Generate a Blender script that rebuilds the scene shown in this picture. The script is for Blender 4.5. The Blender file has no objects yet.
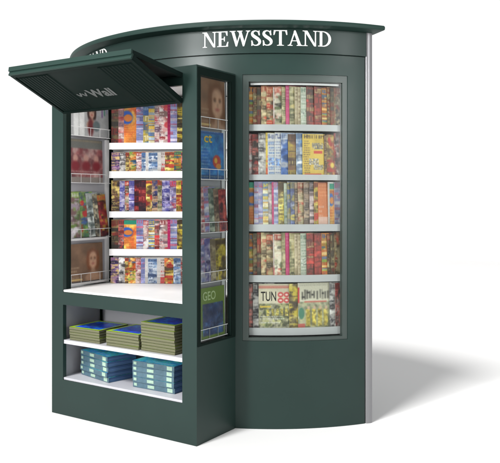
import bpy, bmesh, math, random
import numpy as np
from mathutils import Matrix, Vector

R_ = math.radians
scene = bpy.context.scene
C = bpy.data.collections.new('newsstand_scene'); scene.collection.children.link(C)

# ------------------------------------------------------------------ materials
def srgb(c):
    return tuple((v/12.92 if v <= .04045 else ((v+.055)/1.055)**2.4) for v in c)
def hexs(r, g, b): return srgb((r/255, g/255, b/255))

def mat(name, col, rough=.5, metal=0., spec=.5, var=.0, scale=6., bump=0., bscale=200., stretch=(1, 1, 1), rvar=0.):
    m = bpy.data.materials.new(name); m.use_nodes = True
    nt = m.node_tree; b = nt.nodes['Principled BSDF']
    b.inputs['Base Color'].default_value = (*col, 1)
    b.inputs['Roughness'].default_value = rough; b.inputs['Metallic'].default_value = metal
    b.inputs['Specular IOR Level'].default_value = spec
    if var or bump or rvar:
        tc = nt.nodes.new('ShaderNodeTexCoord'); mp = nt.nodes.new('ShaderNodeMapping')
        mp.inputs['Scale'].default_value = stretch
        nt.links.new(tc.outputs['Object'], mp.inputs['Vector'])
    if var or rvar:
        n = nt.nodes.new('ShaderNodeTexNoise'); n.inputs['Scale'].default_value = scale; n.inputs['Detail'].default_value = 6
        nt.links.new(mp.outputs[0], n.inputs['Vector'])
    if var:
        r = nt.nodes.new('ShaderNodeMapRange')
        r.inputs['From Min'].default_value = .3; r.inputs['From Max'].default_value = .7
        r.inputs['To Min'].default_value = 1-var; r.inputs['To Max'].default_value = 1+var
        nt.links.new(n.outputs['Fac'], r.inputs['Value'])
        mx = nt.nodes.new('ShaderNodeMix'); mx.data_type = 'RGBA'; mx.blend_type = 'MULTIPLY'
        mx.inputs['Factor'].default_value = 1; mx.inputs['A'].default_value = (*col, 1)
        nt.links.new(r.outputs[0], mx.inputs['B']); nt.links.new(mx.outputs['Result'], b.inputs['Base Color'])
    if rvar:
        r2 = nt.nodes.new('ShaderNodeMapRange')
        r2.inputs['From Min'].default_value = .3; r2.inputs['From Max'].default_value = .7
        r2.inputs['To Min'].default_value = rough-rvar; r2.inputs['To Max'].default_value = rough+rvar
        nt.links.new(n.outputs['Fac'], r2.inputs['Value']); nt.links.new(r2.outputs[0], b.inputs['Roughness'])
    if bump:
        n2 = nt.nodes.new('ShaderNodeTexNoise'); n2.inputs['Scale'].default_value = bscale; n2.inputs['Detail'].default_value = 4
        nt.links.new(mp.outputs[0], n2.inputs['Vector'])
        bp = nt.nodes.new('ShaderNodeBump'); bp.inputs['Strength'].default_value = bump; bp.inputs['Distance'].default_value = .002
        nt.links.new(n2.outputs['Fac'], bp.inputs['Height']); nt.links.new(bp.outputs[0], b.inputs['Normal'])
    return m

def glass_mat(name, tint=(.93, .96, .95), refl=.55):
    m = bpy.data.materials.new(name); m.use_nodes = True
    nt = m.node_tree; nt.nodes.remove(nt.nodes['Principled BSDF'])
    out = nt.nodes['Material Output']
    tr = nt.nodes.new('ShaderNodeBsdfTransparent'); tr.inputs['Color'].default_value = (*tint, 1)
    gl = nt.nodes.new('ShaderNodeBsdfGlossy'); gl.inputs['Roughness'].default_value = .22
    fr = nt.nodes.new('ShaderNodeFresnel'); fr.inputs['IOR'].default_value = 1.5
    mu = nt.nodes.new('ShaderNodeMath'); mu.operation = 'MULTIPLY'; mu.inputs[1].default_value = refl
    mx = nt.nodes.new('ShaderNodeMixShader')
    nt.links.new(fr.outputs[0], mu.inputs[0]); nt.links.new(mu.outputs[0], mx.inputs[0])
    nt.links.new(tr.outputs[0], mx.inputs[1]); nt.links.new(gl.outputs[0], mx.inputs[2])
    nt.links.new(mx.outputs[0], out.inputs[0])
    return m

def print_mat(name, rough=.4):
    m = bpy.data.materials.new(name); m.use_nodes = True
    nt = m.node_tree; b = nt.nodes['Principled BSDF']
    at = nt.nodes.new('ShaderNodeAttribute'); at.attribute_name = 'print'
    tc = nt.nodes.new('ShaderNodeTexCoord')
    n = nt.nodes.new('ShaderNodeTexNoise'); n.inputs['Scale'].default_value = 90; n.inputs['Detail'].default_value = 3
    nt.links.new(tc.outputs['Object'], n.inputs['Vector'])
    r = nt.nodes.new('ShaderNodeMapRange'); r.inputs['From Min'].default_value = .3; r.inputs['From Max'].default_value = .7
    r.inputs['To Min'].default_value = .93; r.inputs['To Max'].default_value = 1.05
    nt.links.new(n.outputs['Fac'], r.inputs['Value'])
    mx = nt.nodes.new('ShaderNodeMix'); mx.data_type = 'RGBA'; mx.blend_type = 'MULTIPLY'; mx.inputs['Factor'].default_value = 1
    nt.links.new(at.outputs['Color'], mx.inputs['A']); nt.links.new(r.outputs[0], mx.inputs['B'])
    nt.links.new(mx.outputs['Result'], b.inputs['Base Color'])
    b.inputs['Roughness'].default_value = rough; b.inputs['Specular IOR Level'].default_value = .3
    return m

def pages_mat(name, c1, c2, pitch):
    m = bpy.data.materials.new(name); m.use_nodes = True
    nt = m.node_tree; b = nt.nodes['Principled BSDF']; b.inputs['Roughness'].default_value = .8
    b.inputs['Specular IOR Level'].default_value = .2
    tc = nt.nodes.new('ShaderNodeTexCoord'); mp = nt.nodes.new('ShaderNodeMapping'); mp.inputs['Scale'].default_value = (1.2, 1.2, 1/pitch)
    nt.links.new(tc.outputs['Object'], mp.inputs['Vector'])
    n = nt.nodes.new('ShaderNodeTexNoise'); n.inputs['Scale'].default_value = 1.0; n.inputs['Detail'].default_value = 3
    nt.links.new(mp.outputs[0], n.inputs['Vector'])
    cr = nt.nodes.new('ShaderNodeValToRGB')
    cr.color_ramp.elements[0].position = .35; cr.color_ramp.elements[0].color = (*c1, 1)
    cr.color_ramp.elements[1].position = .65; cr.color_ramp.elements[1].color = (*c2, 1)
    nt.links.new(n.outputs['Fac'], cr.inputs[0]); nt.links.new(cr.outputs[0], b.inputs['Base Color'])
    return m

M = {}
M['paint'] = mat('green_paint', (.0150, .0345, .0295), .38, spec=.30, var=.06, scale=3, bump=.04, bscale=260, rvar=.05)
M['paint_frame'] = mat('green_frame_paint', (.045, .062, .056), .38, spec=.4, var=.06, scale=4)
M['paint_dark_and_shade'] = mat('dark_and_shaded_green', (.0050, .0120, .0100), .55, spec=.08, var=.1, scale=5, rvar=.06)  # deeper green; on hatch leaves and side trim it stands in for shade
M['roof'] = mat('roof_paint', (.013, .036, .029), .55, spec=.25, var=.06, scale=3)
M['steel'] = mat('brushed_aluminium', (.24, .24, .25), .38, metal=.5, spec=.5, var=.05, scale=3, stretch=(40, 40, .6))
M['lip'] = mat('grey_shelf_edge', (.43, .44, .44), .45, spec=.4, var=.04, scale=8)
M['white'] = mat('white_laminate', (.80, .80, .80), .45, spec=.4, var=.03, scale=5)
M['shelf'] = mat('shelf_laminate', (.56, .56, .60), .45, spec=.4, var=.04, scale=6)
M['grey_in'] = mat('pale_grey_lining', (.34, .34, .36), .55, spec=.3, var=.05, scale=4)
M['cab'] = mat('cabinet_lining', (.30, .31, .30), .6, spec=.2, var=.08, scale=6)
M['wire'] = mat('white_wire', (.74, .74, .74), .35, spec=.5, var=.03, scale=20)
M['letter'] = mat('white_lettering', (.90, .90, .88), .5, spec=.2, var=.02, scale=14)
M['logo'] = mat('grey_logo_paint', (.12, .128, .125), .5, spec=.2, var=.08, scale=20)
M['floor'] = mat('white_floor', (.92, .92, .92), .85, spec=.1, var=.006, scale=.7)
M['glass'] = glass_mat('window_glass', refl=.34)
M['glass_side'] = glass_mat('side_glass', (.82, .86, .85), .9)
M['print'] = print_mat('printed_cover')
M['print_glossy'] = print_mat('glossy_printed_cover', .3)
M['olive_pages'] = pages_mat('olive_page_edges', hexs(72, 73, 58), hexs(138, 138, 108), .0030)
M['blue_pages'] = pages_mat('blue_book_edges', hexs(46, 70, 112), hexs(92, 124, 160), .005)
m = bpy.data.materials.new('lamp_diffuser'); m.use_nodes = True
bb = m.node_tree.nodes['Principled BSDF']; bb.inputs['Emission Color'].default_value = (1, .98, .95, 1); bb.inputs['Emission Strength'].default_value = 15.5
M['lamp'] = m

# ------------------------------------------------------------------ helpers
YAW = R_(-33.2773)
KM = Matrix.Translation((.166, 6.3456, 0)) @ Matrix.Rotation(YAW, 4, 'Z')

def link(name, me, m, parent=None, smooth=None):
    o = bpy.data.objects.new(name, me); C.objects.link(o)
    if m is not None and len(me.materials) == 0: me.materials.append(m)
    if parent is not None: o.parent = parent
    if smooth:
        me.shade_smooth(); me.set_sharp_from_angle(angle=R_(smooth))
    return o
def obj(name, bm, m, parent=None, smooth=None, bevel=0):
    if bevel:
        es = [e for e in bm.edges if len(e.link_faces) == 2 and e.calc_face_angle(0) > R_(50)]
        bmesh.ops.bevel(bm, geom=es, offset=bevel, segments=2, affect='EDGES', profile=.5)
    bmesh.ops.recalc_face_normals(bm, faces=bm.faces[:])
    me = bpy.data.meshes.new(name); bm.to_mesh(me); bm.free()
    return link(name, me, m, parent, smooth)
def tag(o, label, cat, group=None):
    o['label'] = label; o['category'] = cat
    if group: o['group'] = group
    return o

def frange(a, b, step):
    n = max(1, int(math.ceil(abs(b-a)/step - 1e-6)))
    return [a+(b-a)*i/n for i in range(n+1)]
def breaks(pts, step):
    pts = sorted(pts); out = [pts[0]]
    for a, b in zip(pts, pts[1:]): out += frange(a, b, step)[1:]
    return out
def panel(bm, us, vs, holes, w0, w1, fn):
    """sheet with thickness (w0..w1) over a u/v grid, with rectangular openings; fn maps (u,v,w) to a point"""
    nu, nv = len(us), len(vs)
    def solid(i, j):
        if i < 0 or j < 0 or i >= nu-1 or j >= nv-1: return False
        u = (us[i]+us[i+1])/2; v = (vs[j]+vs[j+1])/2
        return not any(a < u < b and c < v < d for a, b, c, d in holes)
    cache = {}
    def V(i, j, k):
        q = (i, j, k)
        if q not in cache: cache[q] = bm.verts.new(fn(us[i], vs[j], (w0, w1)[k]))
        return cache[q]
    for i in range(nu-1):
        for j in range(nv-1):
            if not solid(i, j): continue
            bm.faces.new([V(i, j, 1), V(i+1, j, 1), V(i+1, j+1, 1), V(i, j+1, 1)])
            if w0 != w1:
                bm.faces.new([V(i, j, 0), V(i, j+1, 0), V(i+1, j+1, 0), V(i+1, j, 0)])
                if not solid(i-1, j): bm.faces.new([V(i, j, 0), V(i, j, 1), V(i, j+1, 1), V(i, j+1, 0)])
                if not solid(i+1, j): bm.faces.new([V(i+1, j, 1), V(i+1, j, 0), V(i+1, j+1, 0), V(i+1, j+1, 1)])
                if not solid(i, j-1): bm.faces.new([V(i, j, 1), V(i, j, 0), V(i+1, j, 0), V(i+1, j, 1)])
                if not solid(i, j+1): bm.faces.new([V(i, j+1, 0), V(i, j+1, 1), V(i+1, j+1, 1), V(i+1, j+1, 0)])
    return bm
def cyl_map(a, z, r): a = R_(a); return (r*math.sin(a), -r*math.cos(a), z)
def arc(a0, a1, z0, z1, r0, r1, holes=(), bm=None, step=1.5):
    bm = bm or bmesh.new()
    ab = [a0, a1]; zb = [z0, z1]
    for h in holes: ab += [x for x in h[:2] if a0 < x < a1]; zb += [x for x in h[2:] if z0 < x < z1]
    return panel(bm, breaks(set(ab), step), breaks(set(zb), 5), holes, r0, r1, cyl_map)
def box(bm, x0, x1, y0, y1, z0, z1):
    return panel(bm, [x0, x1], [z0, z1], (), y0, y1, lambda u, v, w: (u, w, v))
def prism(bm, poly, z0, z1):
    lo = [bm.verts.new((x, y, z0)) for x, y in poly]; hi = [bm.verts.new((x, y, z1)) for x, y in poly]
    bm.faces.new(lo[::-1]); bm.faces.new(hi); n = len(poly)
    for i in range(n): bm.faces.new([lo[i], lo[(i+1) % n], hi[(i+1) % n], hi[i]])
    return bm
def tube(bm, pts, r, n=6):
    pts = [Vector(p) for p in pts]; rings = []
    for i, p in enumerate(pts):
        t = (pts[min(i+1, len(pts)-1)]-pts[max(i-1, 0)]).normalized()
        a = t.cross(Vector((0, 0, 1))) if abs(t.z) < .9 else t.cross(Vector((1, 0, 0)))
        a.normalize(); b = t.cross(a)
        rings.append([bm.verts.new(p+r*(math.cos(2*math.pi*k/n)*a+math.sin(2*math.pi*k/n)*b)) for k in range(n)])
    for q, w in zip(rings, rings[1:]):
        for k in range(n): bm.faces.new([q[k], q[(k+1) % n], w[(k+1) % n], w[k]])
    bm.faces.new(rings[0]); bm.faces.new(rings[-1][::-1])
    return bm

# ------------------------------------------------------------------ the kiosk
R, RR = 1.5917, 1.6928
BW, BY = .6436, -1.8754            # bay half width, bay front
ZS = 2.3214                        # top of the bay
A_END, A_PIL = 55.6, 56.7
kiosk = bpy.data.objects.new('newsstand_kiosk', None); C.objects.link(kiosk); kiosk.matrix_world = KM
tag(kiosk, 'dark green rounded newsstand kiosk with projecting counter bay and open hatch on white floor', 'newsstand')

# roof: shallow D with bulging back
def back_arc(ca, r, bulge):
    a = R_(ca); x0 = r*math.sin(a); y0 = -r*math.cos(a)
    h = R_(bulge); rb = x0/math.sin(h); cy = y0-rb*math.cos(h)
    return [(rb*math.sin(h-2*h*i/24), cy+rb*math.cos(h-2*h*i/24)) for i in range(25)]
def dplan(ca, r, bulge):
    front = [(r*math.sin(R_(a)), -r*math.cos(R_(a))) for a in frange(-ca, ca, 1.2)]
    return front + back_arc(ca, r, bulge)[1:-1]
bm = bmesh.new()
prof = [(.0, 2.628), (.006, 2.622), (.012, 2.628)]
pl = dplan(58.87, RR, 38)
def ring(poly, inset, z):
    k = 1-inset/1.2
    return [bm.verts.new((x*k, -1.1+(y+1.1)*k, z)) for x, y in poly]
rs = [ring(pl, .03, 2.626), ring(pl, .004, 2.630), ring(pl, 0, 2.636), ring(pl, 0, 2.652), ring(pl, .006, 2.660), ring(pl, .05, 2.668)]
n = len(pl)
for a, b in zip(rs, rs[1:]):
    for i in range(n): bm.faces.new([a[i], a[(i+1) % n], b[(i+1) % n], b[i]])
bm.faces.new(rs[0][::-1]); bm.faces.new(rs[-1])
obj('roof', bm, M['roof'], kiosk, smooth=40)

# fascia
bm = arc(-A_END-.3, A_END+.3, 2.466, 2.624, R-.03, R+.006)
fascia = obj('fascia', bm, M['paint'], kiosk, smooth=30)
bm = arc(-A_END-.3, A_END+.3, 2.459, 2.466, R-.03, R-.004)
obj('shadow_gap', bm, M['paint_dark_and_shade'], kiosk, smooth=30)

# curved wall with window openings and the bay opening
W0, W1, WB, WT = 25.49, 51.0, .576, 2.327
AB = math.degrees(math.asin((BW-.02)/R))
bm = arc(-A_END, A_END, 0, 2.459, R-.03, R, holes=[(W0, W1, WB, WT), (-W1, -W0, WB, WT), (-AB, AB, -1, ZS-.012)])
obj('curved_wall', bm, M['paint'], kiosk, smooth=30)
# back wall
pts = back_arc(A_PIL, R-.01, 38)
bm = bmesh.new()
for (x0, y0), (x1, y1) in zip(pts, pts[1:]):
    v = [bm.verts.new(p) for p in ((x0, y0, 0), (x1, y1, 0), (x1, y1, 2.626), (x0, y0, 2.626))]; bm.faces.new(v)
bmesh.ops.remove_doubles(bm, verts=bm.verts[:], dist=1e-4)
obj('back_wall', bm, M['paint'], kiosk, smooth=30)
# pillars: rounded posts
for s in (1, -1):
    bm = bmesh.new(); cx, cy = (R-.022)*math.sin(R_(A_PIL+.15))*s, -(R-.022)*math.cos(R_(A_PIL+.15))
    poly = []
    for k in range(28):
        t = 2*math.pi*k/28
        ex = math.copysign(abs(math.cos(t))**.7, math.cos(t))*.029; ey = math.copysign(abs(math.sin(t))**.7, math.sin(t))*.030
        an = R_(A_PIL)*s
        poly.append((cx+ex*math.cos(an)-ey*math.sin(an), cy+ex*math.sin(an)+ey*math.cos(an)))
    prism(bm, poly, 0, 2.625)
    obj('pillar', bm, M['steel'], kiosk, smooth=40)

# curved windows
G0, G1, GB, GT = 26.92, 49.7, .597, 2.281
LIPS = [(1.961, 2.003), (1.634, 1.671), (1.294, 1.341), (.958, 1.004), (.606, .655)]
for s in (1, -1):
    def A(a0, a1): return (a0, a1) if s > 0 else (-a1, -a0)
    a0, a1 = A(W0+.02, W1-.02); g0, g1 = A(G0, G1)
    fr = obj('window_frame', arc(a0, a1, WB+.001, WT-.001, R-.045, R-.006, holes=[(g0, g1, GB, GT)]), M['paint_frame'], kiosk, smooth=30, bevel=0)
    obj('pane', arc(g0, g1, GB, GT, R-.016, R-.016), M['glass'], fr, smooth=30)
    cab = arc(g0-1.4, g1+1.4, GB-.012, GT+.012, R-.21, R-.2)                                  # back
    arc(g0-1.4, g1+1.4, GT+.001, GT+.012, R-.199, R-.046, bm=cab)                             # top
    arc(g0-1.4, g0-1.2, GB-.012, GT, R-.199, R-.046, bm=cab); arc(g1+1.2, g1+1.4, GB-.012, GT, R-.199, R-.046, bm=cab)
    obj('cabinet', cab, M['cab'], fr, smooth=30)
    for z0, z1 in LIPS:
        b = arc(g0-.5, g1+.5, z0, z1, R-.056, R-.0465)
        arc(g0-1.1, g1+1.1, z0+.002, z0+.012, R-.198, R-.057, bm=b)
        obj('shelf_edge', b, M['lip'], fr, smooth=30)
    obj('lamp_strip', arc(g0+.3, g1-.3, GT-.016, GT-.003, R-.06, R-.046), M['white'], fr, smooth=30)

# bay front frame with two openings
OX = .531
bm = panel(bmesh.new(), [-BW, -OX, OX, BW], [0, .245, .770, .858, 2.214, ZS],
           [(-OX, OX, .245, .770), (-OX, OX, .858, 2.214)], -1.845, BY, lambda u, v, w: (u, w, v))
front = obj('bay_front', bm, M['paint'], kiosk, bevel=.003, smooth=30)
for s in (1, -1):
    x0, x1 = sorted((s*(OX+.0015), s*(OX+.028)))
    obj('door_stop', box(bmesh.new(), x0, x1, -1.844, -1.80, .86, 2.21), M['paint_dark_and_shade'], kiosk)
bm = box(bmesh.new(), -BW+.002, BW-.002, -1.8745, -1.40, ZS+.0005, ZS+.010)
obj('bay_top', bm, M['paint'], kiosk)
# bay sides
def side_map(s):
    return lambda u, v, w: (s*w, u, v)
YG0, YG1, ZG0, ZG1 = -1.838, -1.509, .616, 2.272
panes = {}
for s in (1, -1):
    bm = panel(bmesh.new(), [-1.8445, YG0, YG1, -1.44], [0, ZG0, ZG1, ZS-.001], [(YG0, YG1, ZG0, ZG1)], BW-.03, BW-.0015, side_map(s))
    sp = obj('side_panel', bm, M['paint'], kiosk)
    bm = panel(bmesh.new(), [-1.8700, YG0, YG1, YG1+.045], [ZG0-.012, ZG0, ZG1, ZS-.002], [(YG0, YG1, ZG0, ZG1)], BW-.001, BW+.003, side_map(s))
    panes[s] = sp
    obj('shaded_trim', bm, M['paint_dark_and_shade'], sp)  # dark facing over the side frame, coloured as its unlit shade
    obj('pane', panel(bmesh.new(), [YG0, YG1], [ZG0, ZG1], (), BW-.012, BW-.012, side_map(s)), M['glass_side'], sp)
# backing board of the right hand pockets and inner linings
obj('backing_board', box(bmesh.new(), .586, .590, -1.80, -1.49, .62, 2.28), M['grey_in'], panes[1])
obj('rack_post', box(bmesh.new(), .594, .602, -1.552, -1.518, .622, 2.268), M['wire'], panes[1], bevel=.002)
obj('backing_board', box(bmesh.new(), -.6125, -.6075, -1.795, -1.362, .876, 2.285), M['grey_in'], panes[-1])
obj('rack_post', box(bmesh.new(), -.606, -.588, -1.395, -1.363, .877, 1.955), M['wire'], panes[-1], bevel=.002)
# closing strip behind the left rack
obj('corner_strip', box(bmesh.new(), -.613, -.60, -1.360, -1.30, .876, 2.285), M['paint_dark_and_shade'], panes[-1])

def wire_pocket(s, x, xo, y0, y1, z, h=.065, n=4):
    """wire holder: bottom rail, top rail bowed out, uprights"""
    bm = bmesh.new()
    for zz in (z, z+h):
        tube(bm, [(x, y0, zz), (xo, y0+.006, zz), (xo, y1-.006, zz), (x, y1, zz)], .0026)
    for k in range(n):
        y = y0+.02+(y1-y0-.04)*k/(n-1)
        tube(bm, [(xo, y, z), (xo, y, z+h)], .0018)
    tube(bm, [(x, y0+.01, z+.003), (xo, y0+.03, z+.003)], .002)
    return obj('wire_pocket', bm, M['wire'], panes[s], smooth=60)
POCK_R = [1.955, 1.632, 1.297, .985, .632]
for z in POCK_R: wire_pocket(1, .592, .6295, -1.834, -1.524, z)
POCK_L = [(1.965, .0), (1.625, 0), (1.222, 0), (.900, 0)]
for z, _ in POCK_L: wire_pocket(-1, -.606, -.562, -1.79, -1.372, z, n=5)
# pale ledges under the left pockets
for z in (1.222, .900):
    obj('pocket_ledge', box(bmesh.new(), -.606, -.567, -1.786, -1.398, z-.014, z-.004), M['wire'], panes[-1])

# rack inside the bay
e_w = Vector((1, -.063, 0)).normalized()
Ki = KM.inverted()
RP0 = Ki @ Vector((-1.058, 5.456, 0)); re = (Ki.to_3x3() @ e_w); rn = Vector((re.y, -re.x, 0))   # rn faces the customer
if (KM.to_3x3() @ rn).y > 0: rn = -rn
RL = (.598-RP0.x)/re.x
def rk(s_, z, off): p = RP0 + re*s_ + rn*off; return (p.x, p.y, z)
bm = panel(bmesh.new(), [0, RL], [.86, 2.285], (), -.125, -.115, lambda u, v, w: rk(u, v, w))
rack = obj('display_rack', bm, M['white'], kiosk)
LEDGE = [(1.880, 1.929), (1.665, 1.716), (1.368, 1.414), (1.082, 1.132)]
for z0, z1 in LEDGE:
    bm = panel(bmesh.new(), [0, RL], [z0, z1], (), -.006, .006, lambda u, v, w: rk(u, v, w))
    panel(bm, [0, RL], [z0+.003, z0+.013], (), -.114, -.007, lambda u, v, w: rk(u, v, w))
    obj('ledge', bm, M['white'], rack)

# interior shell
e0 = rk(0, 0, -.11); e1 = rk(RL, 0, -.11)
floor_poly = [(-.610, -1.80), (-OX+.002, -1.80), (-OX+.002, -1.871), (OX-.002, -1.871), (OX-.002, -1.80), (.585, -1.80), (.585, e1[1]), (e1[0], e1[1]), (e0[0], e0[1]), (-.610, e0[1])]
obj('counter', prism(bmesh.new(), floor_poly, .860, .874), M['white'], kiosk)
top_poly = [(-.615, -1.84), (.612, -1.84), (.612, e1[1]+.03), (e0[0]-.1, e0[1]+.03)]
obj('bay_ceiling', prism(bmesh.new(), top_poly, 2.2925, 2.306), M['white'], kiosk)
bm = box(bmesh.new(), .598, .604, -1.488, e1[1]+.02, .858, 2.292)
obj('inner_lining', bm, M['white'], kiosk)
obj('inner_lining', box(bmesh.new(), -.612, -.606, -1.298, e0[1]+.1, .858, 2.292), M['white'], kiosk)
lamp = obj('ceiling_lamp', box(bmesh.new(), -.42, .42, -1.74, -1.66, 2.265, 2.291), M['white'], kiosk, bevel=.004)
obj('diffuser', box(bmesh.new(), -.40, .40, -1.735, -1.665, 2.260, 2.2645), M['lamp'], lamp)

# lower compartment
bm = bmesh.new()
box(bm, -.566, -.560, -1.8445, -1.475, .247, .80); box(bm, .560, .566, -1.8445, -1.475, .247, .80)
box(bm, -.566, .566, -1.474, -1.466, .247, .80); box(bm, -.5595, .5595, -1.8445, -1.4755, .790, .80)
obj('shelf_lining', bm, M['grey_in'], kiosk)
for z0, z1 in ((.2465, .262), (.498, .524)):
    bm = box(bmesh.new(), -OX+.0015, OX-.0015, -1.870, -1.8446, z0, z1)
    bm = prism(bmesh.new(), [(-OX+.0015, -1.868), (OX-.0015, -1.868), (OX-.0015, -1.844), (.5595, -1.844), (.5595, -1.4755), (-.5595, -1.4755), (-.5595, -1.844), (-OX+.0015, -1.844)], z0, z1)
    obj('shelf', bm, M['shelf'], kiosk, bevel=.0015)
obj('upright', box(bmesh.new(), -.556, -.545, -1.492, -1.4765, .526, .788), M['paint_dark_and_shade'], kiosk)

# hatch: two folded leaves
def leaf(name, inner, outer, thick, hw, ribs, parent):
    (yi, zi), (yo, zo) = inner, outer
    L = math.hypot(yo-yi, zo-zi); dv = Vector((0, (yo-yi)/L, (zo-zi)/L)); nn = Vector((0, dv.z, -dv.y))
    if nn.z > 0: nn = -nn                                                # points down
    P0 = Vector((0, yi, zi))
    def mp(u, v, w): p = P0+dv*v+nn*w; return (u+.010, p.y, p.z)
    bm = panel(bmesh.new(), [-hw, hw], [0, L], (), -thick, 0, mp)
    fr = .022                                                             # raised edge frame
    o = obj(name, bm, M['paint_dark_and_shade'], parent, bevel=.002, smooth=30)
    b2 = panel(bmesh.new(), [-hw+.001, -hw+fr, hw-fr, hw-.001], [.001, fr, L-fr, L-.001], [(-hw+fr, hw-fr, fr, L-fr)], .0005, .007, mp)
    obj('edge_frame', b2, M['paint_dark_and_shade'], o)
    b4 = panel(bmesh.new(), [-hw-.004, hw+.004], [L+.0005, L+.012], (), -thick-.001, .006, mp)
    obj('front_rim', b4, M['roof'], o, bevel=.003, smooth=30)
    if ribs:
        n_ = int((hw-.05-.215)/.0275)+1
        for sg in (1, -1):
            b3 = bmesh.new()
            for q_ in range(n_):
                x = sg*(hw-.05-.0275*q_)
                prof = [(-.0137, .0005), (-.006, .0065), (.006, .0065), (.0137, .0005)]
                va = [b3.verts.new(mp(x+a, fr+.02, w)) for a, w in prof]; vb = [b3.verts.new(mp(x+a, L-fr-.02, w)) for a, w in prof]
                for k in range(3): b3.faces.new([va[k], va[k+1], vb[k+1], vb[k]])
                b3.faces.new(va); b3.faces.new(vb[::-1])
            bmesh.ops.remove_doubles(b3, verts=b3.verts[:], dist=.0006)
            obj('ribbing', b3, M['paint_dark_and_shade'], o)
    return o, mp, L
hatch = bpy.data.objects.new('hatch', None); C.objects.link(hatch); hatch.parent = kiosk
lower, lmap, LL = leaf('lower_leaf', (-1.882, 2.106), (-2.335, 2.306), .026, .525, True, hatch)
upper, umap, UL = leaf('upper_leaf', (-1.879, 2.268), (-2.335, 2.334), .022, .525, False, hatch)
# logo on the underside of the lower leaf (two wave marks and a word)
def text_mesh(body, size, off):
    cu = bpy.data.curves.new('t', 'FONT'); cu.body = body; cu.size = size; cu.offset = off; cu.resolution_u = 4
    o = bpy.data.objects.new('t', cu); C.objects.link(o)
    dg = bpy.context.evaluated_depsgraph_get(); me = bpy.data.meshes.new_from_object(o.evaluated_get(dg))
    bpy.data.objects.remove(o); bpy.data.curves.remove(cu)
    return me
me = text_mesh('Wall', .112, .0040); me.name = 'logo'
bm = bmesh.new(); bm.from_mesh(me)
def strip(bm, pts, hw):
    n = len(pts); L_, R2 = [], []
    for i, p in enumerate(pts):
        a = Vector(pts[max(i-1, 0)]); b = Vector(pts[min(i+1, n-1)]); t = (b-a).normalized(); nn = Vector((-t.y, t.x))
        L_.append(bm.verts.new((*(Vector(p)+nn*hw), 0))); R2.append(bm.verts.new((*(Vector(p)-nn*hw), 0)))
    for i in range(n-1): bm.faces.new([R2[i], R2[i+1], L_[i+1], L_[i]])
for k in range(2):
    x0 = -.105+.046*k
    strip(bm, [(x0+.043*t, .036+.013*math.cos(2*math.pi*t+.5)*(1 if t < .8 else 1.2)) for t in [i/16 for i in range(17)]], .0065)
for v in bm.verts: v.co = Vector(lmap(v.co.x-.090, .160+v.co.y*1.05, .0026))
me2 = bpy.data.meshes.new('logo'); bm.to_mesh(me2); bm.free()
link('logo', me2, M['logo'], lower)

# ------------------------------------------------------------------ serif lettering
def pin(poly):
    def f(X, Y):
        ins = np.zeros_like(X, bool); n = len(poly)
        for i in range(n):
            (x0, y0), (x1, y1) = poly[i], poly[(i+1) % n]
            if y0 == y1: continue
            c = ((Y >= min(y0, y1)) & (Y < max(y0, y1))) & (X < (x1-x0)*(Y-y0)/(y1-y0)+x0)
            ins ^= c
        return ins
    return f
def rect(x0, y0, x1, y1): return pin([(x0, y0), (x1, y0), (x1, y1), (x0, y1)])
SF = .045
def serif(x0, x1, y, xs0, xs1):       # bracketed foot; y is 0 or 1
    h = SF if y == 0 else -SF
    k = .05 if y == 0 else -.05
    return pin([(x0, y), (x1, y), (x1, y+h*.6), (xs1+.02, y+h), (xs1, y+h+k), (xs0, y+h+k), (xs0-.02, y+h), (x0, y+h*.6)])
def spath(pts, ws):
    def f(X, Y):
        out = np.zeros_like(X, bool)
        for (p, w), (q, w2) in zip(zip(pts, ws), list(zip(pts, ws))[1:]):
            p = np.array(p); q = np.array(q); d = q-p; L = d@d+1e-9
            t = np.clip(((X-p[0])*d[0]+(Y-p[1])*d[1])/L, 0, 1)
            out |= np.hypot(X-p[0]-t*d[0], Y-p[1]-t*d[1]) < (w+(w2-w)*t)/2
        return out
    return f
def dbowl(X, Y):
    o = ((X-.30)/.50)**2+((Y-.5)/.5)**2 < 1
    i = ((X-.30)/.36)**2+((Y-.5)/.455)**2 < 1
    return o & ~i & (X > .30)
cat = []
def catmull(P, n=8):
    out = []
    P = [np.array(p, float) for p in P]
    for i in range(len(P)-1):
        p0, p1, p2, p3 = P[max(i-1, 0)], P[i], P[i+1], P[min(i+2, len(P)-1)]
        for k in range(n):
            t = k/n; out.append(.5*((2*p1)+(-p0+p2)*t+(2*p0-5*p1+4*p2-p3)*t*t+(-p0+3*p1-3*p2+p3)*t**3))
    out.append(P[-1]); return out
sp3 = catmull([(.50, .74, .03), (.46, .90, .04), (.30, .975, .05), (.14, .90, .10), (.12, .74, .14), (.24, .60, .17), (.42, .46, .17), (.54, .30, .15), (.51, .12, .10), (.33, .025, .05), (.15, .09, .04), (.09, .28, .03)])
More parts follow.
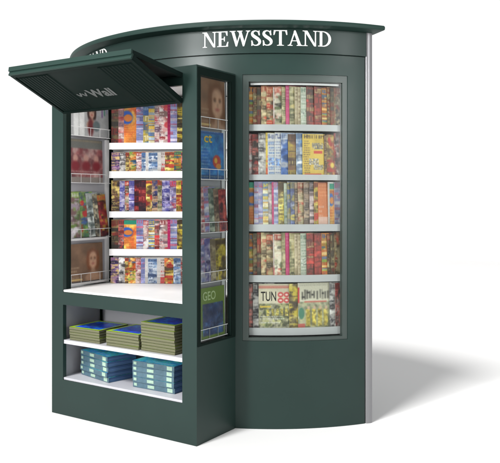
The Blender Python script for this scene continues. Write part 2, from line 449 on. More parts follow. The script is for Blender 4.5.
GLYPH = {
 'N': (.92, [rect(.13, .03, .175, .97), serif(.02, .28, 0, .13, .175), serif(.0, .2, 1, .13, .175), pin([(.10, 1), (.27, 1), (.80, .0), (.74, -.01), (.68, .02)]), rect(.745, 0, .79, .97), serif(.64, .90, 1, .745, .79)]),
 'E': (.78, [rect(.12, .02, .26, .98), rect(.02, 0, .66, .045), rect(.02, .955, .63, 1), rect(.2, .485, .47, .525), pin([(.63, 1), (.63, .72), (.60, .72), (.53, .955), (.5, 1)]), pin([(.66, 0), (.68, .30), (.65, .30), (.56, .045), (.5, 0)]), pin([(.47, .66), (.47, .35), (.44, .35), (.42, .485), (.42, .525), (.44, .66)])]),
 'W': (1.24, [pin([(.10, 1), (.25, 1), (.47, .16), (.42, -.01), (.37, -.01)]), pin([(.37, -.01), (.42, -.01), (.64, .80), (.61, .86)]), pin([(.53, 1), (.68, 1), (.90, .16), (.85, -.01), (.80, -.01)]), pin([(.80, -.01), (.85, -.01), (1.13, 1), (1.085, 1)]), serif(.0, .34, 1, .12, .22), serif(.45, .76, 1, .55, .65), serif(.98, 1.22, 1, 1.07, 1.14)]),
 'S': (.68, [spath([(p[0], p[1]) for p in sp3], [p[2] for p in sp3]), pin([(.50, .99), (.53, .99), (.54, .68), (.51, .68), (.46, .84)]), pin([(.07, .01), (.10, .01), (.15, .17), (.10, .34), (.06, .34)])]),
 'T': (.84, [rect(.34, .02, .48, .98), serif(.22, .60, 0, .34, .48), rect(.03, .955, .79, 1), pin([(.03, 1), (.01, .70), (.045, .70), (.11, .93), (.2, 1)]), pin([(.79, 1), (.81, .70), (.775, .70), (.71, .93), (.62, 1)])]),
 'A': (.90, [pin([(.12, .02), (.165, .02), (.45, .93), (.41, .99)]), pin([(.40, 1), (.46, 1), (.80, .02), (.64, .02), (.37, .90)]), rect(.22, .30, .66, .345), serif(.0, .28, 0, .11, .17), serif(.54, .90, 0, .64, .79)]),
 'D': (.88, [rect(.12, .02, .26, .98), rect(.02, 0, .36, .045), rect(.02, .955, .36, 1), dbowl]),
}
def lettering(a_start, a_end, zb, h, parent):
    text = 'NEWSSTAND'; tot = sum(GLYPH[c][0] for c in text)-.06
    arcl = R_(a_end-a_start)*(R+.006); k = arcl/(tot*h)        # horizontal stretch
    bm = bmesh.new(); x = 0; cell = 1/80
    for ch in text:
        adv, fs = GLYPH[ch]
        nx = int(1.3/cell); ny = int(1.04/cell)
        X, Y = np.meshgrid((np.arange(nx)+.5)*cell-.02, (np.arange(ny)+.5)*cell-.02)
        mk = np.zeros(X.shape, bool)
        for f_ in fs: mk |= f_(X, Y)
        m0 = mk.copy()
        mk[:, 1:] |= m0[:, :-1]; mk[:, :-1] |= m0[:, 1:]; m1 = mk.copy(); mk[1:] |= m1[:-1]
        for j in range(ny):
            i = 0
            while i < nx:
                if mk[j, i]:
                    i0 = i
                    while i < nx and mk[j, i] and i-i0 < 24: i += 1
                    q = []
                    for (ii, jj) in ((i0, j), (i, j), (i, j+1), (i0, j+1)):
                        u = (x+ii*cell-.02)*h*k; v = zb+(jj*cell-.02)*h
                        q.append(bm.verts.new(cyl_map(a_start+math.degrees(u/(R+.006)), v, R+.0085)))
                    bm.faces.new(q)
                else: i += 1
        x += adv
    return obj('lettering', bm, M['letter'], parent)
lettering(15.75, 46.65, 2.512, .100, fascia)
lettering(-46.65, -15.75, 2.512, .100, fascia)

# ------------------------------------------------------------------ magazine covers (colour per small facet)
FONT = {'T': ['11111', '00100', '00100', '00100', '00100', '00100', '00100'], 'U': ['10001', '10001', '10001', '10001', '10001', '10001', '01110'],
        'N': ['10001', '11001', '11001', '10101', '10011', '10011', '10001'], 'G': ['01110', '10001', '10000', '10111', '10001', '10001', '01110'],
        'E': ['11111', '10000', '10000', '11110', '10000', '10000', '11111'], 'O': ['01110', '10001', '10001', '10001', '10001', '10001', '01110'],
        'c': ['00000', '00000', '01110', '10000', '10000', '10000', '01110'], 't': ['00100', '00100', '01110', '00100', '00100', '00100', '00110']}
def stamp(img, word, r0, c0, sx, sy, col):
    for ch in word:
        g = FONT[ch]
        for r in range(7):
            for c in range(5):
                if g[r][c] == '1': img[r0+r*sy:r0+(r+1)*sy, c0+c*sx:c0+(c+1)*sx] = col
        c0 += 6*sx
def stampbox(img, word, r0, r1, c0, c1, colr):
    n = len(word); H_, W_ = r1-r0, c1-c0
    for y in range(H_):
        for x in range(W_):
            u = x/W_*n; k = int(u); f_ = (u-k)*6.0
            if f_ < 5 and FONT[word[k]][min(6, int(y/H_*7))][int(f_)] == '1': img[r0+y, c0+x] = colr
def col(c): return np.array(c, float)/255
def smooth_noise(rng, h, w, gh, gw):
    g = rng.random((gh+2, gw+2)); y = np.linspace(0, gh, h); x = np.linspace(0, gw, w)
    yi = y.astype(int); xi = x.astype(int); fy = (y-yi)[:, None]; fx = (x-xi)[None, :]
    yi = np.minimum(yi, gh); xi = np.minimum(xi, gw)
    a = g[yi][:, xi]; b = g[yi][:, np.minimum(xi+1, gw+1)]; c = g[np.minimum(yi+1, gh+1)][:, xi]; d = g[np.minimum(yi+1, gh+1)][:, np.minimum(xi+1, gw+1)]
    return (a*(1-fx)+b*fx)*(1-fy)+(c*(1-fx)+d*fx)*fy
def lerp(a, b, t): return a+(b-a)*t[..., None]
def fbm(rng, h, w, g):
    a = np.zeros((h, w)); amp = 1; tot = 0
    for o in range(4):
        gy = min(h, max(2, int(g*2**o))); gx = min(w, max(2, int(g*2**o*w/h))); a += amp*smooth_noise(rng, h, w, gy, gx); tot += amp; amp *= .62
    return a/tot
def photo(rng, img, r0, r1, c0, c1, cols):
    h, w = r1-r0, c1-c0
    if h < 2 or w < 2: return
    cs = [col(c) for c in cols]
    p = np.ones((h, w, 3))*cs[0]
    for k, c in enumerate(cs[1:]):
        m_ = np.clip((fbm(rng, h, w, 4+2*k)-.50)*5+.25, 0, 1); p = lerp(p, c*(.8+.4*rng.random()), m_)
    p *= (.62+.76*fbm(rng, h, w, 6))[..., None]
    p *= (1+.16*(rng.random((h, w))-.5))[..., None]
    img[r0:r1, c0:c1] = p
def blur(img, n=1):
    for _ in range(n):
        q = np.pad(img, ((1, 1), (1, 1), (0, 0)), 'edge')
        img[:] = (q[:-2, 1:-1]+q[2:, 1:-1]+q[1:-1, :-2]+q[1:-1, 2:]+2*q[1:-1, 1:-1])/6
def textlines(rng, img, r0, r1, c0, c1, c, step=3):
    """rows of short dashes, too small to read"""
    r = r0; step = max(3, step); al = rng.uniform(.3, .75)
    while r < r1-1:
        x = c0+int(rng.integers(0, 2)); hh = max(1, int(step*.55)); end = c1-int(rng.integers(0, max(1, (c1-c0)//3+1)))
        while x < end:
            L = int(rng.integers(1, 4)); img[r:min(r+hh, r1), x:min(end, x+L)] = img[r:min(r+hh, r1), x:min(end, x+L)]*(1-al)+np.asarray(c)*al; x += L+1
        r += step
def titleband(rng, img, r0, r1, c0, c1, bg, fg):
    """masthead: a band with heavy strokes of uneven width"""
    img[r0:r1, c0:c1] = img[r0:r1, c0:c1]*.12+np.asarray(bg)*.88
    x = c0+1; H_ = r1-r0
    while x < c1-1:
        ww = int(rng.integers(1, 4)); t0 = r0+1+int(rng.integers(0, max(1, H_//4))); t1 = r1-1-int(rng.integers(0, max(1, H_//5)))
        img[t0:t1, x:min(c1, x+ww)] = img[t0:t1, x:min(c1, x+ww)]*.25+np.asarray(fg)*.75
        if rng.random() < .55:
            q = r0+1+int(rng.integers(0, max(1, H_-3))); img[q:q+max(1, H_//6), x:min(c1, x+ww+3)] = fg
        x += ww+int(rng.integers(1, 4))
def ellipse(img, cy, cx, ry, rx, c, soft=.25):
    h, w = img.shape[:2]; Y, X = np.mgrid[0:h, 0:w]
    d = ((Y-cy)/ry)**2+((X-cx)/rx)**2
    m_ = np.clip((1+soft-d)/(2*soft), 0, 1); img[:] = lerp(img, col(c), m_)
def face(img, cy, cx, s_, skin=(205, 160, 130), hair=(105, 62, 36)):
    ellipse(img, cy+.15*s_, cx, 1.45*s_, 1.05*s_, hair, .3)
    ellipse(img, cy+1.5*s_, cx, .7*s_, .36*s_, [v*.85 for v in skin])
    ellipse(img, cy+2.3*s_, cx, .8*s_, 1.3*s_, [v*.92 for v in skin])
    ellipse(img, cy+.1*s_, cx, s_, .72*s_, skin)
    for k in (-1, 1):
        ellipse(img, cy-.05*s_, cx+k*.3*s_, .08*s_+.3, .14*s_+.3, (96, 70, 58)); ellipse(img, cy-.2*s_, cx+k*.3*s_, .05*s_+.2, .18*s_+.2, hair)
        ellipse(img, cy+.1*s_, cx+k*.82*s_, 1.2*s_, .22*s_, hair, .5)
    ellipse(img, cy+.26*s_, cx+.03*s_, .16*s_, .09*s_+.2, [v*.82 for v in skin])
    ellipse(img, cy+.55*s_, cx, .09*s_+.3, .26*s_+.2, (164, 84, 78))

def cover(style, pal, seed, nx, nz):
    """pal: background, accents..., returns nz x nx sRGB, row 0 on top"""
    rng = np.random.default_rng(seed); p = [col(c) for c in pal]
    img = np.ones((nz, nx, 3))*p[0]
    th = max(4, nz//7)
    if style == 'mix':
        photo(rng, img, 0, nz, 0, nx, pal)
        if rng.random() < .75: titleband(rng, img, 1, th, 0, nx, p[1]*(.7+.4*rng.random()), p[-1])
        for _ in range(20):
            r = int(rng.integers(th, nz-6)); c = int(rng.integers(0, max(1, nx//3))); hh = int(rng.integers(2, max(5, nz//9))); ww = int(rng.integers(nx//9, nx//2))
            k = p[int(rng.integers(0, len(p)))]*(.7+.45*rng.random())
            if rng.random() < .5: img[r:r+hh, c:c+ww] = img[r:r+hh, c:c+ww]*.3+k*.7
            else: ellipse(img, r, c+ww*.3, hh*.8, ww*.5, k*255, .4)
            if rng.random() < .6: textlines(rng, img, r, min(nz, r+hh), c+1, c+ww-1, p[int(rng.integers(0, len(p)))], int(rng.integers(3, 6)))
        blur(img, 1)
        textlines(rng, img, th+2, nz-3, 1, 1+max(4, nx//6), p[-1], int(rng.integers(4, 8)))
    elif style == 'stripes':
        photo(rng, img, 0, nz, 0, nx, pal)
        r = 0; k = int(rng.integers(0, 3))
        while r < nz:
            hh = int(rng.integers(2, max(4, nz//11)))
            if rng.random() < .8:
                c_ = p[k % len(p)]*(.75+.45*rng.random()); x1 = nx if rng.random() < .6 else int(rng.integers(nx//8, nx))
                img[r:r+hh, :x1] = img[r:r+hh, :x1]*.3+c_*.7
                if hh > 5 and rng.random() < .6: textlines(rng, img, r+1, min(nz, r+hh), 1, max(4, nx//3), p[(k+2) % len(p)], int(rng.integers(3, 6)))
            r += hh; k += 1
        img *= (.75+.5*fbm(rng, nz, nx, 4))[..., None]
        titleband(rng, img, 0, th, 0, nx, p[0], p[1])
    elif style == 'swirl':
        photo(rng, img, 0, nz, 0, nx, pal[:1]+pal[3:])
        ellipse(img, nz*.36, nx*.10, nz*.15, nx*.24, pal[1]); ellipse(img, nz*.37, nx*.15, nz*.08, nx*.17, pal[0])
        img[0:th-1] = p[2]; img[th-1:th+1] = p[-1]
        blur(img, 1)
        textlines(rng, img, nz//2, nz-2, 0, nx//2, p[-1], 5)
    elif style == 'text':
        img *= (.88+.16*fbm(rng, nz, nx, 4))[..., None]
        titleband(rng, img, 1, th+1, 0, nx, p[0], p[1])
        textlines(rng, img, th+4, nz-2, 1, nx-1, p[1], 5); textlines(rng, img, th+5, nz-2, 1, nx//3, p[-1], 9)
        r = int(nz*.55); photo(rng, img, r, r+nz//6, 1, nx//3, pal)
    elif style == 'plain':
        img *= (.78+.4*fbm(rng, nz, nx, 3))[..., None]
        q = int(nz*.75); img[q:] = lerp(img[q:], p[1], np.full((nz-q, nx), .75))
        textlines(rng, img, 3, nz//3, 1, nx-1, p[-1], 6); textlines(rng, img, nz//2, nz-2, 1, nx//4, p[1], 8)
    elif style == 'bigword':
        photo(rng, img, 0, nz, 0, nx, pal[:3])
        r = 2
        while r < nz-th:
            hh = int(rng.integers(th//2, th+4)); titleband(rng, img, r, r+hh, 0, nx, p[int(rng.integers(0, 2))]*.8, p[2+int(rng.integers(0, max(1, len(p)-2)))]); r += hh+int(rng.integers(2, max(4, th)))
        blur(img, 1)
    elif style == 'yellowtools':
        img *= (.9+.15*smooth_noise(rng, nz, nx, 5, 5))[..., None]
        titleband(rng, img, 0, int(nz*.12), int(nx*.05), nx, p[0], p[1])
        textlines(rng, img, int(nz*.16), int(nz*.9), 2, int(nx*.38), p[1]*1.2, 4)
        for (a, b, c, d) in ((.2, .34, .45, .95), (.55, .68, .3, .72), (.68, .80, .50, .95)):
            r0, r1, c0, c1 = int(a*nz), int(b*nz), int(c*nx), int(d*nx)
            photo(rng, img, r0, r1, c0, c1, (pal[0], pal[3], pal[4], pal[3]))
        img[int(nz*.38):int(nz*.44), int(nx*.5):int(nx*.9)] = p[2]; img[int(nz*.88):int(nz*.94), int(nx*.1):int(nx*.85)] = p[2]
        textlines(rng, img, int(nz*.89), int(nz*.93), int(nx*.14), int(nx*.8), p[0], 3)
    elif style == 'tun':
        img *= (.85+.2*fbm(rng, nz, nx, 4))[..., None]
        photo(rng, img, int(nz*.42), nz, 0, nx, ((176, 172, 120), (92, 120, 68), (170, 168, 104), (206, 200, 170), (80, 84, 62)))
        img[int(nz*.04):int(nz*.10)] = lerp(img[int(nz*.04):int(nz*.10)], col((205, 90, 80)), np.full((int(nz*.10)-int(nz*.04), nx), .7))
        textlines(rng, img, int(nz*.05), int(nz*.09), 1, nx-1, p[0], 3)
        for k in range(2):
            for q in range(2): ellipse(img, nz*(.22+.12*q), nx*(.68+.19*k), nz*.055, nx*.09, (196, 48, 52)); ellipse(img, nz*(.22+.12*q), nx*(.68+.19*k), nz*.022, nx*.05, (235, 210, 200))
        for k in range(5): photo(rng, img, int(nz*.52), int(nz*.68), int(nx*(.26+.145*k)), int(nx*(.35+.145*k)), ((208, 190, 60), (160, 140, 50), (230, 214, 120), (90, 84, 50)))
        for r in (.68, .80, .9): textlines(rng, img, int(nz*r), int(nz*(r+.07)), 1, nx-1, col((232, 232, 226)), 4)
        img[int(nz*.46):int(nz*.50), 2:int(nx*.4)] = col((212, 180, 60))
    elif style == 'trumpet':
        photo(rng, img, int(nz*.40), nz, 0, nx, ((186, 184, 150), (120, 128, 100), (176, 176, 130), (92, 96, 76)))
        img[0:int(nz*.1)] = p[0]; textlines(rng, img, int(nz*.02), int(nz*.08), 2, nx-1, p[1], 3)
        img[int(nz*.1):int(nz*.42), 0:max(2, int(nx*.06))] = col((190, 40, 45))
        titleband(rng, img, int(nz*.13), int(nz*.36), int(nx*.10), nx, p[0], p[1])
        img[int(nz*.38):int(nz*.41), int(nx*.2):int(nx*.9)] = col((200, 70, 60))
        for k in range(4): photo(rng, img, int(nz*.55), int(nz*.90), int(nx*(.26+.18*k)), int(nx*(.385+.18*k)), ((214, 190, 52), (170, 146, 46), (236, 216, 110), (110, 100, 50))); ellipse(img, nz*.51, nx*(.32+.18*k), nz*.04, nx*.04, (206, 170, 140), .5)
        blur(img, 1)
        ellipse(img, nz*.62, nx*.10, nz*.12, nx*.09, (60, 120, 96)); img[int(nz*.85):int(nz*.93), 0:int(nx*.22)] = col((200, 90, 80))
    elif style == 'face':
        img *= (.85+.25*smooth_noise(rng, nz, nx, 5, 4))[..., None]
        face(img, nz*pal[-1][0], nx*pal[-1][1], nz*pal[-1][2], pal[1], pal[2])
        img *= (.8+.4*fbm(rng, nz, nx, 5))[..., None]; blur(img, 6)
        textlines(rng, img, int(nz*.62), int(nz*.92), 1, int(nx*.34), col((226, 206, 170)), 6)
        img[int(nz*.93):int(nz*.97), 1:int(nx*.4)] = col((225, 190, 120))
    elif style == 'two_faces':
        img *= (.85+.25*smooth_noise(rng, nz, nx, 5, 4))[..., None]
        photo(rng, img, 0, nz, 0, nx, ((150, 104, 74), (120, 76, 52), (176, 130, 96)))
        face(img, nz*.42, nx*.24, nz*.17, (214, 178, 150), (150, 106, 66)); face(img, nz*.38, nx*.68, nz*.19, (206, 164, 132), (110, 70, 44))
        img *= (.8+.4*fbm(rng, nz, nx, 5))[..., None]; blur(img, 4)
        textlines(rng, img, int(nz*.04), int(nz*.16), 1, nx-1, col((178, 138, 92)), 7)
    elif style == 'cards':
        img *= (.92+.12*smooth_noise(rng, nz, nx, 4, 4))[..., None]
        img[int(nz*.12):, int(nx*.15):int(nx*.40)] = col((228, 230, 230)); img[int(nz*.1):, int(nx*.27):int(nx*.28)] = col((150, 152, 152))
        face(img, nz*.38, nx*.57, nz*.14, (190, 150, 130), (46, 28, 26))
        ellipse(img, nz*.76, nx*.54, nz*.22, nx*.07, (104, 40, 44), .5); ellipse(img, nz*.72, nx*.68, nz*.13, nx*.09, (96, 112, 116), .3)
        for k, c in enumerate(((108, 72, 130), (70, 130, 118), (150, 150, 190))): img[int(nz*.05):int(nz*(.5-.05*k)), int(nx*(.82+.06*k)):int(nx*(.85+.06*k))] = col(c)
        img *= (.86+.28*fbm(rng, nz, nx, 5))[..., None]; blur(img, 2)
    elif style == 'geo':
        sx = max(1, nx//22); sy = max(1, nz//36)
        img *= (.92+.12*smooth_noise(rng, nz, nx, 4, 4))[..., None]
        photo(rng, img, int(nz*.32), int(nz*.96), int(nx*.10), int(nx*.94), ((34, 58, 118), (60, 96, 150), (26, 40, 84), (70, 80, 130)))
    elif style == 'ct':
        photo(rng, img, 0, nz, 0, nx, (pal[0], (38, 120, 190), (60, 160, 210), (30, 90, 170)))
        img[0:int(nz*.06)] = col((36, 86, 160)); textlines(rng, img, int(nz*.01), int(nz*.05), 1, nx-1, col((220, 230, 240)), 3)
        sx = max(1, nx//18); sy = max(1, nz//40)
        ellipse(img, nz*.62, nx*.66, nz*.14, nx*.18, (206, 62, 50)); ellipse(img, nz*.60, nx*.62, nz*.06, nx*.07, (240, 190, 70)); ellipse(img, nz*.72, nx*.74, nz*.06, nx*.12, (236, 150, 60))
        textlines(rng, img, int(nz*.34), int(nz*.9), 1, int(nx*.4), col((196, 226, 240)), 5)
        img[int(nz*.93):] = col((28, 70, 130)); textlines(rng, img, int(nz*.95), nz-1, 1, nx-1, col((210, 220, 150)), 3)
    elif style == 'redface':
        photo(rng, img, 0, nz, 0, nx, ((140, 60, 66), (116, 50, 56), (166, 100, 100), (150, 120, 116), (90, 48, 52)))
        for k in range(3): ellipse(img, nz*.44, nx*(.2+.3*k), nz*.09, nx*.07, (188, 140, 128), .5); ellipse(img, nz*.62, nx*(.2+.3*k), nz*.12, nx*.12, (120, 28, 38), .5)
        img[0:int(nz*.22)] = col((98, 100, 96)); textlines(rng, img, int(nz*.03), int(nz*.1), 1, nx-1, col((190, 150, 90)), 5)
        blur(img, 2)
        textlines(rng, img, int(nz*.74), int(nz*.84), 2, nx-2, col((200, 160, 155)), 5)
        img[int(nz*.88):] = col((140, 130, 124))
    return np.clip(img, 0, 1)

def to_lin(a): return np.where(a <= .04045, a/12.92, ((a+.055)/1.055)**2.4)

def mag_mesh(w, h, t, img, bow=0., spine=None, name='magazine'):
    """thin volume, printed front facing -Y, left edge at x=0, foot at z=0"""
    nz, nx = img.shape[:2]
    xs = w*np.arange(nx+1)/nx; zs = h*np.arange(nz+1)/nz; by = -bow*np.sin(np.pi*xs/w)
    V_ = np.zeros((nz+1, nx+1, 3)); V_[..., 0] = xs; V_[..., 1] = by; V_[..., 2] = zs[:, None]
    N0 = (nz+1)*(nx+1)
    xb = w*np.arange(9)/8; yb = -bow*np.sin(np.pi*xb/w)+t
    B_ = np.zeros((2, 9, 3)); B_[..., 0] = xb; B_[..., 1] = yb; B_[1, :, 2] = h
    verts = np.concatenate([V_.reshape(-1, 3), B_.reshape(-1, 3)])
    J, I = np.mgrid[0:nz, 0:nx]; q = J*(nx+1)+I
    faces = np.stack([q, q+1, q+nx+2, q+nx+1], -1).reshape(-1, 4).tolist()
    flat = to_lin(img)[::-1].reshape(-1, 3)
    b0 = list(range(N0, N0+9)); b1 = list(range(N0+9, N0+18))
    extra = [[b0[i], b1[i], b1[i+1], b0[i+1]] for i in range(8)]
    G = lambda j_, i_: j_*(nx+1)+i_
    extra.append([b1[8]]+[G(j_, nx) for j_ in range(nz, -1, -1)]+[b0[8]])
    extra.append([G(nz, i_) for i_ in range(nx+1)]+b1[::-1]); extra.append([G(0, i_) for i_ in range(nx, -1, -1)]+b0)
    left = [[b0[0]]+[G(j_, 0) for j_ in range(nz+1)]+[b1[0]]]
    me = bpy.data.meshes.new(name); me.from_pydata(verts.tolist(), [], faces+extra+left); me.update()
    pc = np.ones((len(faces)+len(extra)+1, 4)); pc[:len(faces), :3] = flat; pc[len(faces):, :3] = (.55, .54, .50)
    pc[-1, :3] = to_lin(img[:, 0]).mean(0) if spine is None else spine
    at = me.attributes.new('print', 'FLOAT_COLOR', 'FACE'); at.data.foreach_set('color', pc.astype(np.float32).ravel())
    return me

SEED = [11]
ORD = ['first', 'second', 'third', 'fourth', 'fifth', 'sixth', 'seventh', 'eighth', 'ninth', 'tenth', 'eleventh', 'twelfth', 'thirteenth', 'fourteenth', 'fifteenth', 'sixteenth', 'seventeenth', 'eighteenth', 'nineteenth', 'twentieth', 'twenty-first', 'twenty-second', 'twenty-third']
def put_mag(pos, phi, lean, w, h, t, style, pal, label, group, res=160, bow=0., roll=0., m='print', soft=1, haze=0, dark=1.):
    """pos: kiosk-local foot of the left edge; phi: local azimuth (deg from -Y towards +X) the cover faces"""
    SEED[0] += 1
    nx = max(10, int(w*res)); nz = max(14, int(h*res))
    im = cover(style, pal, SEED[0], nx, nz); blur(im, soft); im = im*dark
    if haze: im = im*(1-haze)+col((160, 158, 146) if m == 'print' else (132, 132, 126))*haze  # grey haze of the glass mixed into the printed colours
    me = mag_mesh(w, h, t, im, bow)
    o = link('magazine', me, M[m])
    o.matrix_world = KM @ Matrix.Translation(pos) @ Matrix.Rotation(R_(phi), 4, 'Z') @ Matrix.Rotation(R_(-lean), 4, 'X') @ Matrix.Rotation(R_(roll), 4, 'Y')
    return tag(o, label, 'magazine', group)

def masthead(o, word, x, z, hgt, wid, colr, off):
    me = text_mesh(word, 1.0, .012); xs = [v.co.x for v in me.vertices]; ys = [v.co.y for v in me.vertices]
    for v in me.vertices:
        v.co = (x+(v.co.x-min(xs))/(max(xs)-min(xs))*wid, -off, z+(v.co.y-min(ys))/(max(ys)-min(ys))*hgt)
    me.name = 'masthead'
    mm = mat('masthead_ink', hexs(*colr), .4, spec=.3, var=.05, scale=30)
    return link('masthead', me, mm, o)
# palettes
OR = ((214, 122, 40), (40, 84, 150), (120, 170, 60), (190, 80, 30), (240, 200, 120))
ORB = ((222, 128, 50), (36, 90, 190), (30, 150, 120), (200, 90, 40), (250, 190, 90))
DK = ((66, 58, 48), (150, 48, 40), (120, 104, 66), (40, 40, 38), (196, 176, 120))
BR = ((112, 92, 62), (180, 60, 44), (160, 140, 92), (62, 52, 40), (214, 196, 150))
CG = ((186, 180, 146), (206, 62, 52), (86, 96, 60), (48, 48, 40), (232, 224, 200))
MG = ((188, 40, 98), (206, 70, 120), (220, 120, 160))
OL = ((120, 116, 76), (178, 160, 96), (84, 84, 56), (206, 196, 150))
CR = ((206, 190, 156), (150, 134, 100), (178, 160, 120), (110, 90, 70))
WG = ((190, 198, 176), (90, 120, 100), (150, 166, 140), (70, 80, 76), (220, 226, 214))
RD = ((66, 44, 40), (120, 46, 42), (196, 60, 52), (188, 168, 110))
LV = ((142, 150, 204), (210, 92, 120), (176, 184, 226), (120, 130, 190), (232, 226, 240))
BY_ = ((70, 110, 176), (226, 196, 70), (160, 190, 220), (210, 150, 60), (250, 240, 200))
GY = ((150, 142, 140), (200, 190, 186), (96, 84, 84), (224, 214, 206))
YB = ((220, 196, 60), (90, 66, 40), (236, 220, 120), (60, 50, 40))
GN = ((120, 140, 124), (180, 190, 170), (70, 90, 80), (210, 216, 190))
BB = ((62, 82, 150), (214, 190, 70), (130, 140, 180), (46, 54, 100))
DB = ((92, 72, 62), (140, 110, 90), (52, 44, 44), (190, 160, 130))
BK = ((44, 38, 44), (186, 160, 160), (90, 70, 74), (210, 190, 190))
PK = ((206, 160, 156), (200, 70, 74), (230, 200, 190), (120, 90, 110), (246, 236, 230))
RW = ((216, 206, 200), (196, 56, 56), (120, 96, 90), (230, 120, 110), (70, 60, 60))
WD = ((214, 212, 208), (70, 66, 70), (170, 164, 160), (40, 40, 46), (236, 232, 226))
YR = ((220, 190, 70), (196, 50, 46), (236, 216, 130), (90, 70, 50))
WB_ = ((218, 218, 216), (60, 74, 130), (90, 130, 190))
BW_ = ((58, 96, 176), (226, 232, 240), (90, 130, 200), (214, 220, 236), (34, 60, 120))
DY = ((70, 50, 46), (206, 176, 70), (120, 80, 60), (44, 34, 36), (230, 206, 120))
LB = ((190, 206, 222), (90, 130, 180), (226, 232, 238), (70, 90, 130))
YT = ((220, 184, 74), (60, 44, 40), (196, 58, 48), (96, 96, 104), (206, 206, 210))
OP = ((216, 104, 46), (226, 196, 190), (196, 80, 40), (240, 150, 90))
WH = ((232, 230, 226), (190, 186, 182), (214, 210, 206))
PU = ((66, 46, 110), (120, 80, 140), (40, 34, 80), (180, 140, 170), (220, 190, 120))
PB = ((74, 74, 150), (110, 100, 170), (150, 140, 196), (50, 46, 110), (220, 214, 236))
DR = ((62, 30, 40), (150, 36, 46), (40, 26, 44), (90, 40, 60), (210, 90, 80))
DF = ((40, 46, 86), (180, 130, 96), (100, 76, 66), (60, 66, 120), (214, 176, 136))
WP = ((214, 206, 216), (206, 50, 66), (176, 170, 206), (230, 226, 234), (120, 110, 160))
NAMES = {id(OR): 'orange and blue', id(ORB): 'orange with blue swirl', id(DK): 'dark brown', id(BR): 'brown photo covered', id(CG): 'cream and green', id(MG): 'narrow magenta', id(OL): 'olive', id(CR): 'plain cream', id(WG): 'pale green', id(RD): 'dark red lettered', id(LV): 'lavender striped', id(BY_): 'blue and yellow', id(GY): 'grey', id(YB): 'bright yellow', id(GN): 'grey green', id(BB): 'deep blue', id(DB): 'dull brown', id(BK): 'black and pink', id(PK): 'pink', id(RW): 'red and white', id(WD): 'white and black', id(YR): 'yellow and red', id(WB_): 'white text covered', id(BW_): 'blue and white', id(DY): 'dark brown and yellow', id(LB): 'pale blue', id(YT): 'wide yellow tool', id(OP): 'plain orange', id(WH): 'blank white', id(PU): 'dark purple', id(PB): 'purple blue', id(DR): 'dark red', id(DF): 'navy and tan', id(WP): 'white and pink'}

# -- right window: fanned rows; each entry: visible width (zoomed units), style, palette
r14 = [(23, 'stripes', OR), (18, 'mix', DK), (18, 'bigword', DK), (24, 'mix', BR), (31, 'mix', BR), (5, 'plain', RW), (33, 'mix', CG), (18, 'mix', OL), (17, 'plain', MG), (24, 'mix', OL), (14, 'plain', CR), (13, 'text', CR), (27, 'text', WG), (36, 'bigword', RD), (36, 'bigword', RD), (26, 'stripes', OR), (15, 'mix', DK), (20, 'bigword', DK), (0, 'mix', BR)]
r3 = [(27, 'swirl', ORB), (20, 'stripes', LV), (20, 'stripes', LV), (25, 'stripes', BY_), (16, 'mix', GY), (9, 'plain', MG), (20, 'stripes', LV), (26, 'mix', YB), (15, 'mix', GN), (14, 'bigword', BB), (20, 'mix', BB), (14, 'mix', DB), (26, 'mix', BR), (27, 'mix', DB), (21, 'stripes', BK), (20, 'mix', YR), (46, 'plain', OP), (9, 'plain', WH), (23, 'swirl', ORB), (0, 'stripes', LV)]
r2 = [(18, 'mix', PK), (25, 'mix', RW), (32, 'mix', WD), (8, 'plain', YR), (30, 'text', WB_), (26, 'text', WB_), (30, 'mix', BW_), (34, 'bigword', DY), (27, 'mix', LB), (95, 'yellowtools', YT), (12, 'mix', DB), (35, 'mix', YR), (0, 'mix', RW)]
r5 = [(22, 'mix', RW), (26, 'mix', WD), (140, 'tun', ((222, 214, 184), (34, 32, 30))), (40, 'mix', YB), (150, 'trumpet', ((214, 210, 186), (36, 34, 32))), (30, 'mix', WD), (0, 'mix', RW)]
NAMES_EXTRA = {'tun': 'white magazine with big black title TUN and red rings', 'trumpet': 'white and black lettered magazine with four yellow figures'}
rows = [(r14, 397, 2.003, .262, 'top'), (r2, 400, 1.671, .282, 'second'), (r3, 430, 1.341, .285, 'middle'), (r14, 430, 1.004, .282, 'fourth'), (r5, 430, .655, .298, 'bottom')]
rnd = random.Random(5)
for row, tot, zt, hh, rname in rows:
    a = G0-.35; span = G1-G0+.95; sc = span/sum(x[0] for x in row) if row[-1][0] else (span-(1.6 if len(row) > 8 else 1.3))/sum(x[0] for x in row)
    for i, (wv, st, pal) in enumerate(row):
        da = wv*sc; rad = R-.068
        vis = R_(da)*rad
        full = .195 if st not in ('tun', 'trumpet', 'yellowtools') else vis*1.02+.004
        amax = G1+1.0-a
        wid = min(full, R_(amax)*rad)
        lbl = NAMES_EXTRA.get(st)
        if lbl: lbl = f'{lbl}, bottom shelf behind curved window'
        elif st == 'yellowtools': lbl = 'wide yellow magazine picturing tools on the second shelf behind the curved window'
        else: lbl = f'{NAMES[id(pal)]} magazine, {ORD[i]} from left on the {rname} shelf behind curved window'
        h = hh-rnd.random()*.014
        tilt = 11 if wid > vis*1.5 else 4
        tilt = max(2.0, min(14, math.degrees(math.asin(min(.24, .0052/max(vis, .012))))))+1
        p = cyl_map(a, zt-.03, rad)
        o_ = put_mag(p, a+math.degrees(wid/2/rad)+tilt, rnd.uniform(1.0, 2.2), wid, h+.03, .0032, st, pal, lbl, 'magazines behind the curved window', res=270, haze=.30 if rname == 'middle' else .22)
        if st == 'tun': masthead(o_, 'TUN', wid*.07, (h+.03)*.64, (h+.03)*.20, wid*.48, (36, 34, 32), .0006)
        a += da

